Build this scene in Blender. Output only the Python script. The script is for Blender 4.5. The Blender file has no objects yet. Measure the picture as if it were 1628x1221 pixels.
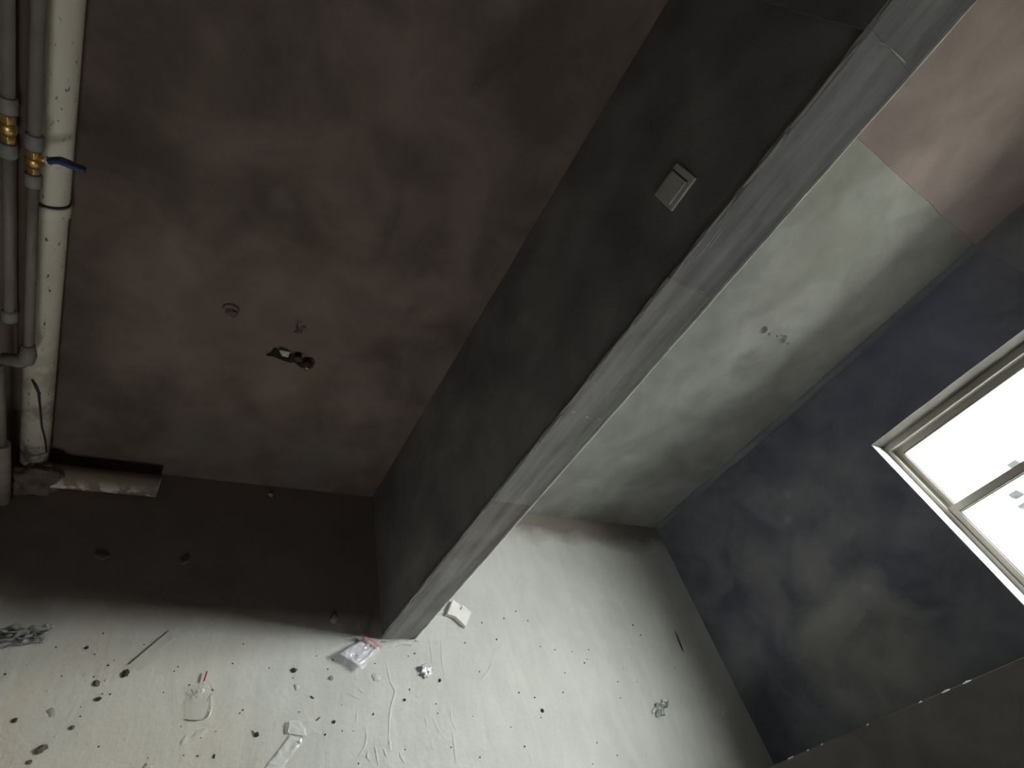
import bpy, bmesh, math, random
from mathutils import Vector, Matrix, noise, geometry

sc = bpy.context.scene
COL = sc.collection
S = 2.0                                   # camera height in metres; everything below is in units of S unless said
# ---------------------------------------------------------------- camera
F = 822.5; CX, CY = 814.0, 610.5
R = Matrix(((0.83714844, -0.24229903, 0.49038115),
            (0.21519684, -0.67833093, -0.70253645),
            (0.50286460, 0.69365577, -0.51572170)))      # rows: right, down, forward
cam_d = bpy.data.cameras.new('camera'); cam = bpy.data.objects.new('camera', cam_d); COL.objects.link(cam)
M = Matrix((R[0], -R[1], -R[2])).transposed().to_4x4()
M.translation = Vector((0, 0, S)); cam.matrix_world = M
cam_d.sensor_width = 36.0; cam_d.lens = F / 1628 * 36.0; cam_d.clip_start = 0.02; cam_d.clip_end = 300
sc.camera = cam
# ---------------------------------------------------------------- sky, exposure
w = bpy.data.worlds.new('overcast_sky'); sc.world = w; w.use_nodes = True
bg = w.node_tree.nodes['Background']
bg.inputs['Color'].default_value = (0.97, 0.985, 1.0, 1); bg.inputs['Strength'].default_value = 10.0
sun_d = bpy.data.lights.new('hazy_sun', 'SUN'); sun_d.energy = 21.0; sun_d.angle = math.radians(58); sun_d.color = (1.0, 0.985, 0.95)
sun = bpy.data.objects.new('hazy_sun', sun_d); COL.objects.link(sun)
def aim_sun(az, el):
    az, el = math.radians(az), math.radians(el)
    sun.rotation_euler = Vector((-math.cos(az) * math.cos(el), math.sin(az) * math.cos(el), -math.sin(el))).to_track_quat('-Z', 'Y').to_euler()
aim_sun(-14, 54)
sc.view_settings.view_transform = 'Standard'; sc.view_settings.look = 'None'
sc.view_settings.gamma = 1.0; sc.view_settings.use_curve_mapping = False
sc.view_settings.exposure = 0.64
sc.cycles.use_denoising = True
sc.cycles.sampling_pattern = 'TABULATED_SOBOL'
sc.cycles.max_bounces = 10; sc.cycles.diffuse_bounces = 6; sc.cycles.transparent_max_bounces = 16
sc.cycles.caustics_reflective = False; sc.cycles.caustics_refractive = False
sc.cycles.sample_clamp_indirect = 6.0

# ---------------------------------------------------------------- main planes of the place (metres)
YB = 0.762 * S          # back wall
XL = -0.36 * S          # left wall
XW = 1.385 * S          # window wall
PX0, PX1 = 0.404 * S, 0.474 * S     # partition
PY = 0.4295 * S         # free end of the partition
YR = -1.05 * S          # wall behind the camera
ZC = 1.60 * S           # ceiling
ZB = 1.130 * S          # underside of the beams
WY0, WY1, WZ0, WZ1 = 0.157 * S, 0.556 * S, 0.677 * S, 1.400 * S   # window opening
WT = 0.19               # wall thickness
XF = 1.440 * S          # inner face of the window frame

def ray(u, v): return R.transposed() @ Vector(((u - CX) / F, (v - CY) / F, 1.0))
def at_z(u, v, z=0.0):
    d = ray(u, v); t = (z - S) / d.z; return Vector((d.x * t, d.y * t, z))
def at_x(u, v, x):
    d = ray(u, v); t = x / d.x; return Vector((x, d.y * t, S + d.z * t))
def at_y(u, v, y):
    d = ray(u, v); t = y / d.y; return Vector((d.x * t, y, S + d.z * t))
def px(u, v, z=0.0):                       # metres per picture pixel at a floor point
    d = ray(u, v); t = (z - S) / d.z; return t / F

# for the sampling of daylight: portals in the openings
def portal(name, loc, rot, sx, sy):
    l = bpy.data.lights.new(name, 'AREA'); l.shape = 'RECTANGLE'; l.size = sx; l.size_y = sy
    l.cycles.is_portal = True
    o = bpy.data.objects.new(name, l); o.location = loc; o.rotation_euler = rot; COL.objects.link(o)
portal('window_portal', (XW + WT + 0.01, (WY0 + WY1) / 2, (WZ0 + WZ1) / 2), (0, math.pi / 2, 0), WZ1 - WZ0, WY1 - WY0)

RX0, RX1, RZ0, RZ1 = -0.03 * S, 0.22 * S, 0.34 * S, 0.68 * S     # small opening added behind the camera to fill the left room with light
portal('rear_portal', ((RX0 + RX1) / 2, YR - 0.16, (RZ0 + RZ1) / 2), (math.pi / 2, 0, 0), RX1 - RX0, RZ1 - RZ0)
# ---------------------------------------------------------------- helpers
class MB:
    def __init__(s): s.v = []; s.f = []; s.sm = []
    def add(s, vs, fs, smooth=False):
        b = len(s.v); s.v += [tuple(x) for x in vs]
        s.f += [tuple(i + b for i in f) for f in fs]; s.sm += [smooth] * len(fs); return s
    def box(s, x0, x1, y0, y1, z0, z1):
        v = [(x, y, z) for x in (x0, x1) for y in (y0, y1) for z in (z0, z1)]
        return s.add(v, [(0, 1, 3, 2), (4, 6, 7, 5), (0, 4, 5, 1), (2, 3, 7, 6), (0, 2, 6, 4), (1, 5, 7, 3)])
    def tube(s, pts, r, n=20, cap=True, hollow=0.0):
        pts = [Vector(p) for p in pts]; rs = r if isinstance(r, (list, tuple)) else [r] * len(pts)
        rings = []; ref = None
        for i, p in enumerate(pts):
            d = (pts[min(i + 1, len(pts) - 1)] - pts[max(i - 1, 0)]).normalized()
            if ref is None: ref = d.orthogonal().normalized()
            ref = (ref - d * ref.dot(d)).normalized(); b = d.cross(ref)
            rings.append([p + (ref * math.cos(a) + b * math.sin(a)) * rs[i] for a in [2 * math.pi * k / n for k in range(n)]])
        vs = [q for rg in rings for q in rg]; fs = []
        for i in range(len(pts) - 1):
            for k in range(n):
                a, b2 = i * n + k, i * n + (k + 1) % n
                fs.append((a, b2, b2 + n, a + n))
        s.add(vs, fs, True)
        if cap:
            s.add(rings[0], [tuple(reversed(range(n)))]); s.add(rings[-1], [tuple(range(n))])
        return s
    def obj(s, name, mat, parent=None, bevel=0.0, seg=2, solid=0.0):
        me = bpy.data.meshes.new(name); me.from_pydata(s.v, [], s.f); me.update()
        me.polygons.foreach_set('use_smooth', [bool(q) for q in s.sm])
        bm = bmesh.new(); bm.from_mesh(me); bmesh.ops.remove_doubles(bm, verts=bm.verts, dist=1e-6)
        bmesh.ops.recalc_face_normals(bm, faces=bm.faces); bm.to_mesh(me); bm.free()
        me.materials.append(mat)
        o = bpy.data.objects.new(name, me); COL.objects.link(o)
        if parent: o.parent = parent; o.matrix_parent_inverse = parent.matrix_basis.inverted()
        if bevel:
            m = o.modifiers.new('bevel', 'BEVEL'); m.width = bevel; m.segments = seg; m.limit_method = 'ANGLE'; m.angle_limit = 0.6
        if solid:
            m = o.modifiers.new('thickness', 'SOLIDIFY'); m.thickness = solid; m.offset = 0
        return o

def tag(o, label, cat, group=None, kind=None):
    o['label'] = label; o['category'] = cat
    if group: o['group'] = group
    if kind: o['kind'] = kind
    return o
def struct(o, label=None, cat=None):
    o['kind'] = 'structure'
    if label: o['label'] = label
    if cat: o['category'] = cat
    return o
def root(name, loc, label, cat, group=None):
    o = bpy.data.objects.new(name, None); o.location = loc; o.empty_display_size = 0.05; COL.objects.link(o)
    return tag(o, label, cat, group)

# ---------------------------------------------------------------- materials
class NT:
    def __init__(s, name):
        s.m = bpy.data.materials.new(name); s.m.use_nodes = True; s.t = s.m.node_tree
        s.bsdf = s.t.nodes['Principled BSDF']; s.out = s.t.nodes['Material Output']
        s.co = s.t.nodes.new('ShaderNodeTexCoord').outputs['Object']
    def n(s, typ, **kw):
        nd = s.t.nodes.new(typ)
        for k, v in kw.items(): setattr(nd, k, v)
        return nd
    def link(s, a, b): s.t.links.new(a, b)
    def noise(s, scale, detail=6, rough=0.6, stretch=None, dist=0.0, off=(0, 0, 0)):
        mp = s.n('ShaderNodeMapping'); s.link(s.co, mp.inputs['Vector'])
        mp.inputs['Location'].default_value = off
        if stretch: mp.inputs['Scale'].default_value = stretch
        nz = s.n('ShaderNodeTexNoise'); s.link(mp.outputs[0], nz.inputs['Vector'])
        nz.inputs['Scale'].default_value = scale; nz.inputs['Detail'].default_value = detail
        nz.inputs['Roughness'].default_value = rough; nz.inputs['Distortion'].default_value = dist
        return nz.outputs['Fac']
    def ramp(s, fac, stops):
        r = s.n('ShaderNodeValToRGB'); s.link(fac, r.inputs[0])
        e = r.color_ramp.elements
        while len(e) < len(stops): e.new(0.5)
        for el, (p, c) in zip(e, stops):
            el.position = p; el.color = (c, c, c, 1) if isinstance(c, (int, float)) else (*c, 1)
        return r.outputs['Color']
    def mix(s, fac, a, b, mode='MIX'):
        m = s.n('ShaderNodeMix', data_type='RGBA', blend_type=mode)
        for sock, val in ((m.inputs[0], fac), (m.inputs[6], a), (m.inputs[7], b)):
            if isinstance(val, (int, float)): sock.default_value = val
            elif isinstance(val, tuple): sock.default_value = (*val, 1)
            else: s.link(val, sock)
        return m.outputs[2]
    def math(s, op, a, b=None, clamp=False):
        m = s.n('ShaderNodeMath', operation=op, use_clamp=clamp)
        for sock, val in ((m.inputs[0], a), (m.inputs[1], b)):
            if val is None: continue
            if isinstance(val, (int, float)): sock.default_value = val
            else: s.link(val, sock)
        return m.outputs[0]
    def blotch(s, p, rad, warp):               # soft-edged colour patch around a point; warp is a noise value that frays its rim
        d = s.n('ShaderNodeVectorMath', operation='DISTANCE'); s.link(s.co, d.inputs[0]); d.inputs[1].default_value = p
        q = s.math('DIVIDE', d.outputs['Value'], rad)
        q = s.math('ADD', q, s.math('MULTIPLY', s.math('SUBTRACT', s.noise(max(3.0, 0.8 / rad), 4, 0.55, dist=0.8), 0.5), 2.2))
        return s.math('SUBTRACT', 1.0, s.math('SMOOTH_MIN', q, 1.0), True) if False else s.ramp(q, [(0.0, 1.0), (1.0, 0.0)])
    def bump(s, h, strength, dist):
        b = s.n('ShaderNodeBump'); b.inputs['Strength'].default_value = strength; b.inputs['Distance'].default_value = dist
        s.link(h, b.inputs['Height']); s.link(b.outputs[0], s.bsdf.inputs['Normal']); return b
    def base(s, c, rough=0.9, spec=0.3):
        if isinstance(c, tuple): s.bsdf.inputs['Base Color'].default_value = (*c, 1)
        else: s.link(c, s.bsdf.inputs['Base Color'])
        if isinstance(rough, (int, float)): s.bsdf.inputs['Roughness'].default_value = rough
        else: s.link(rough, s.bsdf.inputs['Roughness'])
        s.bsdf.inputs['Specular IOR Level'].default_value = spec
        return s.m

def plaster(name, dark, mid, light, off=(0, 0, 0), patches=(), band=None, streak=None):
    t = NT(name)
    big = t.noise(2.1, 4, 0.5, off=off, dist=0.8)
    col = t.ramp(big, [(0.36, dark), (0.50, mid), (0.64, light)])
    med = t.noise(5.5, 4, 0.5, off=off, dist=0.6)
    col = t.mix(0.42, col, t.ramp(med, [(0.38, dark), (0.64, light)]))
    fine = t.noise(90, 4, 0.7)
    col = t.mix(0.12, col, t.ramp(fine, [(0.3, dark), (0.7, light)]))
    for p, rad, c, k in patches:
        f = t.math('MULTIPLY', t.blotch(p, rad, med), k)
        col = t.mix(f, col, c)
    if streak:
        st = t.noise(26, 5, 0.65, stretch=streak)
        col = t.mix(0.5, col, t.ramp(st, [(0.38, dark), (0.62, light)]))
    h = t.mix(0.5, t.noise(14, 6, 0.6, stretch=streak), t.noise(160, 3, 0.6))
    t.bump(h, 0.25, 0.006)
    return t.base(col, 0.92, 0.2)

def simple(name, c, rough=0.6, spec=0.5, metal=0.0, grain=0.15, scale=40, bump=0.0):
    t = NT(name); nz = t.noise(scale, 5, 0.6)
    col = t.mix(grain, c, t.ramp(nz, [(0.35, tuple(x * 0.45 for x in c)), (0.65, tuple(min(1, x * 1.25) for x in c))]))
    t.bsdf.inputs['Metallic'].default_value = metal
    if bump: t.bump(nz, bump, 0.003)
    return t.base(col, rough, spec)

def film(name, tint, clear=0.6, rough=0.15, body=0.5):
    t = NT(name)
    tr = t.n('ShaderNodeBsdfTransparent'); tr.inputs[0].default_value = (*tint, 1)
    mx = t.n('ShaderNodeMixShader'); mx.inputs[0].default_value = 1 - clear
    t.base(tuple(c * body for c in tint), rough, 0.9)
    nz = t.noise(28, 3, 0.5); t.bump(nz, 0.5, 0.004)
    t.link(tr.outputs[0], mx.inputs[1]); t.link(t.bsdf.outputs[0], mx.inputs[2]); t.link(mx.outputs[0], t.out.inputs['Surface'])
    return t.m

def glass_mat():
    t = NT('window_glass')
    tr = t.n('ShaderNodeBsdfTransparent'); tr.inputs[0].default_value = (0.93, 0.96, 0.94, 1)
    gl = t.n('ShaderNodeBsdfGlossy'); gl.inputs['Roughness'].default_value = 0.02
    lw = t.n('ShaderNodeLayerWeight'); lw.inputs['Blend'].default_value = 0.5
    fr = t.math('ADD', 0.03, t.math('MULTIPLY', t.math('POWER', lw.outputs['Facing'], 5.0), 0.7))
    mx = t.n('ShaderNodeMixShader'); t.link(fr, mx.inputs[0])
    t.link(tr.outputs[0], mx.inputs[1]); t.link(gl.outputs[0], mx.inputs[2]); t.link(mx.outputs[0], t.out.inputs['Surface'])
    return t.m

def floor_mat():
    t = NT('cement_screed')
    d, m, l = (0.46, 0.455, 0.435), (0.545, 0.54, 0.515), (0.62, 0.615, 0.595)
    big = t.noise(1.3, 5, 0.55, dist=0.3)
    col = t.ramp(big, [(0.33, d), (0.5, m), (0.7, l)])
    med = t.noise(7, 6, 0.6, dist=0.6)
    col = t.mix(0.35, col, t.ramp(med, [(0.38, d), (0.64, l)]))
    wipe = t.noise(5, 5, 0.6, stretch=(1.6, 0.5, 1), dist=1.5, off=(4, 1, 0))
    col = t.mix(0.30, col, t.ramp(wipe, [(0.40, d), (0.60, l)]))
    fine = t.noise(120, 4, 0.65)
    col = t.mix(0.2, col, t.ramp(fine, [(0.3, d), (0.7, l)]))
    tan_patch = t.blotch((XL + 0.5, 0.45, 0), 0.8, med)  # warm tan patch over the lower left floor
    col = t.mix(t.math('MULTIPLY', tan_patch, 0.75), col, (0.56, 0.49, 0.40))
    sx = t.n('ShaderNodeSeparateXYZ'); t.link(t.co, sx.inputs[0])     # shade of the left room painted dark brown into the floor
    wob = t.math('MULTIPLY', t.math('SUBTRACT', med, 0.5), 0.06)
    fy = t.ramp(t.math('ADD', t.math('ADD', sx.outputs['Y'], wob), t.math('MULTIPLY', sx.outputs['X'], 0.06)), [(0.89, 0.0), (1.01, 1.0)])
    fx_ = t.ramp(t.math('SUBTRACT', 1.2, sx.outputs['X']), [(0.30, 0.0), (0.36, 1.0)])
    left_shade = t.math('MULTIPLY', fy, fx_)
    col = t.mix(t.math('MULTIPLY', left_shade, 0.9), col, t.mix(med, (0.075, 0.05, 0.04), (0.13, 0.095, 0.08)))
    back_shade = t.math('MULTIPLY', t.math('SUBTRACT', t.math('ADD', sx.outputs['Y'], t.math('MULTIPLY', t.math('SUBTRACT', t.noise(4, 4, 0.55), 0.5), 0.22)), YB - 0.19), 10.0, True)
    col = t.mix(t.math('MULTIPLY', back_shade, 0.8), col, (0.17, 0.13, 0.105))     # brown shade painted along the foot of the back wall
    trowel = t.noise(9, 5, 0.55, stretch=(1.0, 0.25, 1), dist=1.2)
    h = t.mix(0.35, trowel, t.noise(60, 4, 0.6))
    t.bump(h, 0.5, 0.010)
    rough = t.ramp(med, [(0.3, 0.45), (0.7, 0.7)])
    return t.base(col, rough, 0.35)

def pvc_mat():
    t = NT('old_white_pvc')
    c = t.mix(t.ramp(t.noise(5, 5, 0.6), [(0.4, 0.0), (0.75, 0.5)]), (0.84, 0.78, 0.63), (0.68, 0.61, 0.48))
    spots = t.ramp(t.noise(60, 3, 0.6, stretch=(1.6, 1.6, 0.6)), [(0.645, 0.0), (0.68, 0.95)])
    c = t.mix(spots, c, (0.06, 0.055, 0.05))
    lowz = t.n('ShaderNodeSeparateXYZ'); t.link(t.co, lowz.inputs[0])
    grime = t.math('MULTIPLY', t.ramp(t.noise(11, 5, 0.65), [(0.46, 0.0), (0.6, 1.0)]), t.ramp(lowz.outputs['Z'], [(0.15, 0.9), (0.75, 0.0)]))
    c = t.mix(grime, c, (0.16, 0.13, 0.105))
    t.bump(t.noise(50, 3), 0.1, 0.002)
    return t.base(c, 0.55, 0.4)

MAT = {}
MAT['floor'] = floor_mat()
PB = lambda u, v, y=YB: tuple(at_y(u, v, y))
PW_ = lambda u, v: tuple(at_x(u, v, XW))
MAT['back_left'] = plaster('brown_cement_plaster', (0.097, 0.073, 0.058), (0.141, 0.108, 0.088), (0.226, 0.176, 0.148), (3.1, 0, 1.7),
    patches=[(PB(400, 520), 0.42, (0.231, 0.180, 0.152), 0.55), (PB(440, 315), 0.07, (0.297, 0.240, 0.209), 0.28), (PB(300, 420), 0.10, (0.275, 0.220, 0.189), 0.5),  # first broad patch paints in light that fades towards the corner
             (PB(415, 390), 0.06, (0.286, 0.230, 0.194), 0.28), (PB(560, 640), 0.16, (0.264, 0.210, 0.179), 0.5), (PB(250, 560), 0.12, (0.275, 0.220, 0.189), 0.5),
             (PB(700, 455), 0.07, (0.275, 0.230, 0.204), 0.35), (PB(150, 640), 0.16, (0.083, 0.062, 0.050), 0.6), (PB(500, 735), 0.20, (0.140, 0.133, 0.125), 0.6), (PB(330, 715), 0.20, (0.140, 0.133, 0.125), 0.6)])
MAT['back_right'] = plaster('pale_cement_plaster', (0.259, 0.260, 0.234), (0.343, 0.343, 0.317), (0.426, 0.430, 0.403), (9.0, 2, 0),
    patches=[(PB(1300, 400), 0.20, (0.259, 0.237, 0.218), 0.5), (PB(1240, 480), 0.20, (0.259, 0.238, 0.222), 0.5), (PB(1185, 578), 0.12, (0.198, 0.181, 0.161), 0.6),
             (PB(1330, 300), 0.12, (0.249, 0.237, 0.209), 0.5), (PB(1000, 730), 0.10, (0.499, 0.503, 0.468), 0.5), (PB(930, 770), 0.10, (0.457, 0.462, 0.427), 0.5),
             (PB(1080, 690), 0.12, (0.457, 0.458, 0.436), 0.5), (PB(960, 820), 0.20, (0.177, 0.171, 0.155), 0.5)])  # last patch paints shade at the foot of the wall
MAT['window_wall'] = plaster('grey_cement_plaster', (0.097, 0.101, 0.130), (0.151, 0.154, 0.184), (0.250, 0.247, 0.265), (0, 5.5, 4.0),
    patches=[(PW_(1330, 1010), 0.36, (0.344, 0.333, 0.317), 0.75), (PW_(1440, 1080), 0.30, (0.324, 0.313, 0.304), 0.6), (PW_(1190, 880), 0.15, (0.270, 0.262, 0.257), 0.55),
             (PW_(1215, 920), 0.16, (0.284, 0.266, 0.270), 0.5), (PW_(1255, 787), 0.035, (0.351, 0.346, 0.365), 0.7), (PW_(1253, 825), 0.035, (0.324, 0.319, 0.338), 0.6),
             (PW_(1375, 935), 0.035, (0.351, 0.346, 0.365), 0.6), (PW_(1350, 890), 0.12, (0.081, 0.082, 0.101), 0.6), (PW_(1230, 1130), 0.16, (0.074, 0.073, 0.084), 0.6),
             (PW_(1400, 1040), 0.06, (0.176, 0.166, 0.162), 0.5), (PW_(1450, 560), 0.55, (0.185, 0.190, 0.275), 0.75), (PW_(1250, 700), 0.2, (0.101, 0.109, 0.155), 0.5)])
MAT['partition'] = plaster('dark_cement_render', (0.138, 0.132, 0.132), (0.190, 0.184, 0.178), (0.287, 0.276, 0.265), (1, 7, 2))
MAT['end'] = [plaster('end_render_%s' % n, d, m, l, (k * 3.0, 1, k), streak=(1, 1, 0.10)) for k, (n, d, m, l) in enumerate((
    ('pale', (0.22, 0.215, 0.20), (0.33, 0.325, 0.305), (0.47, 0.465, 0.44)),
    ('brown', (0.19, 0.178, 0.16), (0.28, 0.265, 0.243), (0.42, 0.40, 0.375)),
    ('grey', (0.19, 0.19, 0.186), (0.28, 0.276, 0.272), (0.42, 0.415, 0.41))))]
MAT['lip'] = plaster('pale_plaster_edge', (0.55, 0.54, 0.52), (0.68, 0.67, 0.65), (0.78, 0.77, 0.75))
MAT['beam_pink'] = plaster('pinkish_beam_render', (0.265, 0.207, 0.198), (0.335, 0.265, 0.255), (0.405, 0.325, 0.315), (4, 1, 8))
MAT['beam_grey'] = plaster('bluish_beam_render', (0.150, 0.150, 0.168), (0.192, 0.192, 0.210), (0.240, 0.240, 0.258), (2, 2, 8))
MAT['beam_dark'] = plaster('dark_beam_render', (0.13, 0.125, 0.125), (0.175, 0.17, 0.165), (0.25, 0.24, 0.235), (6, 2, 8))
MAT['shell'] = plaster('plain_cement_render', (0.13, 0.125, 0.12), (0.17, 0.165, 0.16), (0.22, 0.215, 0.21), (7, 7, 7))
MAT['pvc'] = pvc_mat()
MAT['ppr'] = simple('grey_plastic_pipe', (0.24, 0.205, 0.175), 0.5, 0.4, grain=0.25, scale=18)
MAT['ppr_pale'] = simple('pale_plastic_collar', (0.27, 0.25, 0.225), 0.5, 0.4)
MAT['brass'] = simple('brass', (0.72, 0.47, 0.16), 0.35, 0.5, 0.9, 0.2, 30)
MAT['blue'] = simple('blue_lever', (0.02, 0.05, 0.14), 0.4, 0.5)
MAT['nut'] = simple('white_lever_nut', (0.85, 0.85, 0.80), 0.35, 0.5)
MAT['dirt'] = simple('dried_mortar', (0.17, 0.13, 0.105), 0.95, 0.1, 0, 0.6, 25, 0.6)
MAT['dusty_pipe'] = None
MAT['sleeve'] = simple('stained_beige_sleeve', (0.30, 0.25, 0.19), 0.8, 0.2, 0, 0.4, 20)
MAT['cord'] = simple('dark_cord', (0.05, 0.045, 0.04), 0.8, 0.2)
MAT['alu'] = simple('champagne_aluminium', (0.30, 0.28, 0.255), 0.55, 0.4, 0.0, 0.08, 60)
MAT['gasket'] = simple('dark_gasket', (0.06, 0.055, 0.05), 0.7, 0.3)
MAT['glass'] = glass_mat()
MAT['switch'] = simple('ivory_plastic', (0.56, 0.55, 0.50), 0.4, 0.5, 0, 0.05, 80)
MAT['slot'] = simple('dark_slot', (0.05, 0.05, 0.045), 0.8, 0.2)
MAT['crumb'] = simple('dark_crumb', (0.055, 0.05, 0.045), 0.95, 0.15, 0, 0.5, 60, 0.4)
MAT['crumb_brown'] = simple('brown_crumb', (0.15, 0.125, 0.10), 0.95, 0.15, 0, 0.5, 60, 0.4)
MAT['crumb_pale'] = simple('pale_crumb', (0.66, 0.65, 0.61), 0.9, 0.2, 0, 0.3, 60, 0.4)
MAT['crumb_grey'] = simple('grey_crumb', (0.36, 0.34, 0.31), 0.9, 0.2, 0, 0.4, 60, 0.4)
MAT['ridge'] = simple('cement_slurry', (0.54, 0.535, 0.515), 0.7, 0.3, 0, 0.2, 60)
MAT['shard'] = simple('white_glazed_shard', (0.80, 0.765, 0.745), 0.6, 0.35, 0, 0.12, 22, 0.15)
MAT['shard_mark'] = simple('faded_red_mark', (0.52, 0.38, 0.37), 0.7, 0.2)
MAT['clear'] = film('clear_film', (0.99, 0.99, 0.985), 0.91, 0.08, 0.9)
MAT['tape'] = film('clear_packing_tape', (0.985, 0.985, 0.975), 0.60, 0.12, 0.9)
MAT['zipbag'] = film('zip_bag_film', (0.97, 0.965, 0.99), 0.74, 0.10, 0.9)
MAT['zip'] = simple('red_zip', (0.62, 0.19, 0.21), 0.4, 0.5, 0, 0.05)
MAT['stick'] = simple('magenta_stick', (0.36, 0.015, 0.09), 0.4, 0.5, 0, 0.05)
MAT['foil'] = simple('white_crumpled_film', (0.94, 0.94, 0.97), 0.2, 0.9, 0, 0.05)
MAT['greybag'] = film('smoky_plastic', (0.80, 0.79, 0.785), 0.42, 0.18, 0.5)
MAT['wrap'] = simple('dark_foil_wrapper', (0.22, 0.225, 0.22), 0.4, 0.6, 0.3, 0.4, 50)
MAT['leaf'] = simple('dry_dark_strip', (0.055, 0.05, 0.045), 0.9, 0.2)
MAT['facade'] = simple('cream_facade', (0.86, 0.82, 0.70), 0.9, 0.2, 0, 0.05, 2)
MAT['ledge'] = simple('grey_ledge', (0.035, 0.035, 0.036), 0.9, 0.2, 0, 0.1, 3)
MAT['ground'] = simple('outdoor_paving', (0.45, 0.44, 0.42), 0.95, 0.1, 0, 0.2, 1)
t = NT('dusty_drain_plastic')
splash = t.ramp(t.noise(17, 5, 0.6), [(0.49, 0.0), (0.56, 1.0)])
low = t.n('ShaderNodeSeparateXYZ'); t.link(t.co, low.inputs[0])
lowm = t.ramp(t.math('MULTIPLY', low.outputs['Z'], 10.0), [(0.35, 1.0), (0.75, 0.0)])
c = t.mix(t.math('MULTIPLY', splash, lowm), (0.27, 0.215, 0.165), (0.85, 0.77, 0.60))
t.bump(t.noise(40, 4), 0.2, 0.003)
MAT['dusty_pipe'] = t.base(c, 0.85, 0.2)

# ---------------------------------------------------------------- structure
def wall_face(outline, holes, to3, depth_dirs):
    """front face with holes: 2D outline and holes -> mesh; each hole gets a tunnel (and a bottom) going into the wall"""
    mb = MB()
    polys = [[Vector((*p, 0)) for p in outline]] + [[Vector((*p, 0)) for p in h['pts']] for h in holes]
    flat = [p for poly in polys for p in poly]
    tris = geometry.tessellate_polygon(polys)
    mb.add([to3(p.x, p.y, 0) for p in flat], [tuple(tr) for tr in tris])
    for h in holes:
        n = len(h['pts']); d = h['depth']
        cx = sum(p[0] for p in h['pts']) / n; cy = sum(p[1] for p in h['pts']) / n; k = h.get('shrink', 1.0)
        fr = [to3(*p, 0) for p in h['pts']]
        bk = [to3(cx + (p[0] - cx) * k, cy + (p[1] - cy) * k, d) for p in h['pts']]
        fs = [(i, (i + 1) % n, n + (i + 1) % n, n + i) for i in range(n)]
        if h.get('bottom', True): fs.append(tuple(range(n, 2 * n)))
        mb.add(fr + bk, fs)
    return mb

def outline_px(pts, plane, rnd=0.0):
    return [plane(u, v) for u, v in pts]

# floor
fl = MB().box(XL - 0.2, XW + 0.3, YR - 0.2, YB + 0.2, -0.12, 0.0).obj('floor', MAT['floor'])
struct(fl)

# back wall, left room side and right room side in one slab with two plasters
outlet_px = [(430, 560), (436, 552), (446, 551), (456, 554), (463, 559), (470, 559), (478, 560), (490, 564), (499, 570), (501, 577), (497, 585),
             (487, 587), (477, 584), (468, 576), (461, 577), (452, 574), (444, 571), (434, 567), (424, 566), (423, 562)]
def by(u, v):
    p = at_y(u, v, YB); return (p.x, p.z)
back_holes = [dict(pts=[by(*q) for q in outlet_px], depth=0.05, shrink=0.9)]
for pts in ([(1205, 530), (1207, 523), (1213, 519), (1219, 519), (1221, 524), (1217, 529), (1211, 531)],
            [(1234, 546), (1238, 538), (1242, 532), (1246, 534), (1250, 532), (1252, 536), (1249, 543), (1245, 546), (1239, 547)],
            [(472, 513), (474, 508), (479, 511), (478, 517), (482, 524), (480, 531), (474, 529), (470, 521)]):
    back_holes.append(dict(pts=[by(*q) for q in pts], depth=0.014, shrink=0.55))
bl_holes = [back_holes[0], back_holes[3]]; br_holes = back_holes[1:3]
xm = (PX0 + PX1) / 2
bo = lambda a, b, d: (a, YB + d, b)
mb = wall_face([(XL - 0.2, -0.1), (xm, -0.1), (xm, ZC), (XL - 0.2, ZC)], bl_holes, bo, None)
mb.box(XL - 0.2, XW + 0.3, YB + 0.06, YB + 0.26, -0.1, ZC)
wall_back = struct(mb.obj('wall_back', MAT['back_left']))
mb = wall_face([(xm, -0.1), (XW + 0.05, -0.1), (XW + 0.05, ZC), (xm, ZC)], br_holes, bo, None)
back_panel = mb.obj('plaster_panel', MAT['back_right'], wall_back)
# beam over the back wall of the right room: its lower edge wavers a little
def wavy_beam(x0, x1, y0, y1, z0, z1, axis, mat, parent, n=24, amp=0.006, seed=1):
    rnd = random.Random(seed); mb = MB(); lo = []
    for i in range(n + 1): lo.append(z0 + amp * (noise.noise(Vector((i * 0.5, seed, 0))) + rnd.uniform(-.3, .3)))
    for i in range(n):
        f0, f1 = i / n, (i + 1) / n
        if axis == 0: a = [(x0 + (x1 - x0) * f, y) for f in (f0, f1) for y in (y0, y1)]
        else: a = [(x, y0 + (y1 - y0) * f) for f in (f0, f1) for x in (x0, x1)]
        zz = [lo[i], lo[i], lo[i + 1], lo[i + 1]]
        v = [(p[0], p[1], z) for p, z in zip(a, zz)] + [(p[0], p[1], z1) for p in a]
        fs = [(0, 1, 3, 2), (4, 6, 7, 5), (0, 2, 6, 4), (1, 5, 7, 3)]
        if i == 0: fs.append((0, 4, 5, 1))
        if i == n - 1: fs.append((2, 3, 7, 6))
        mb.add(v, fs)
    return mb.obj('upper_course', mat, parent)
wavy_beam(PX1, XW - 0.004, YB - 0.005, YB + 0.02, ZB, ZC - 0.001, 0, MAT['beam_pink'], wall_back, 24, 0.006, 1)

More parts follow.
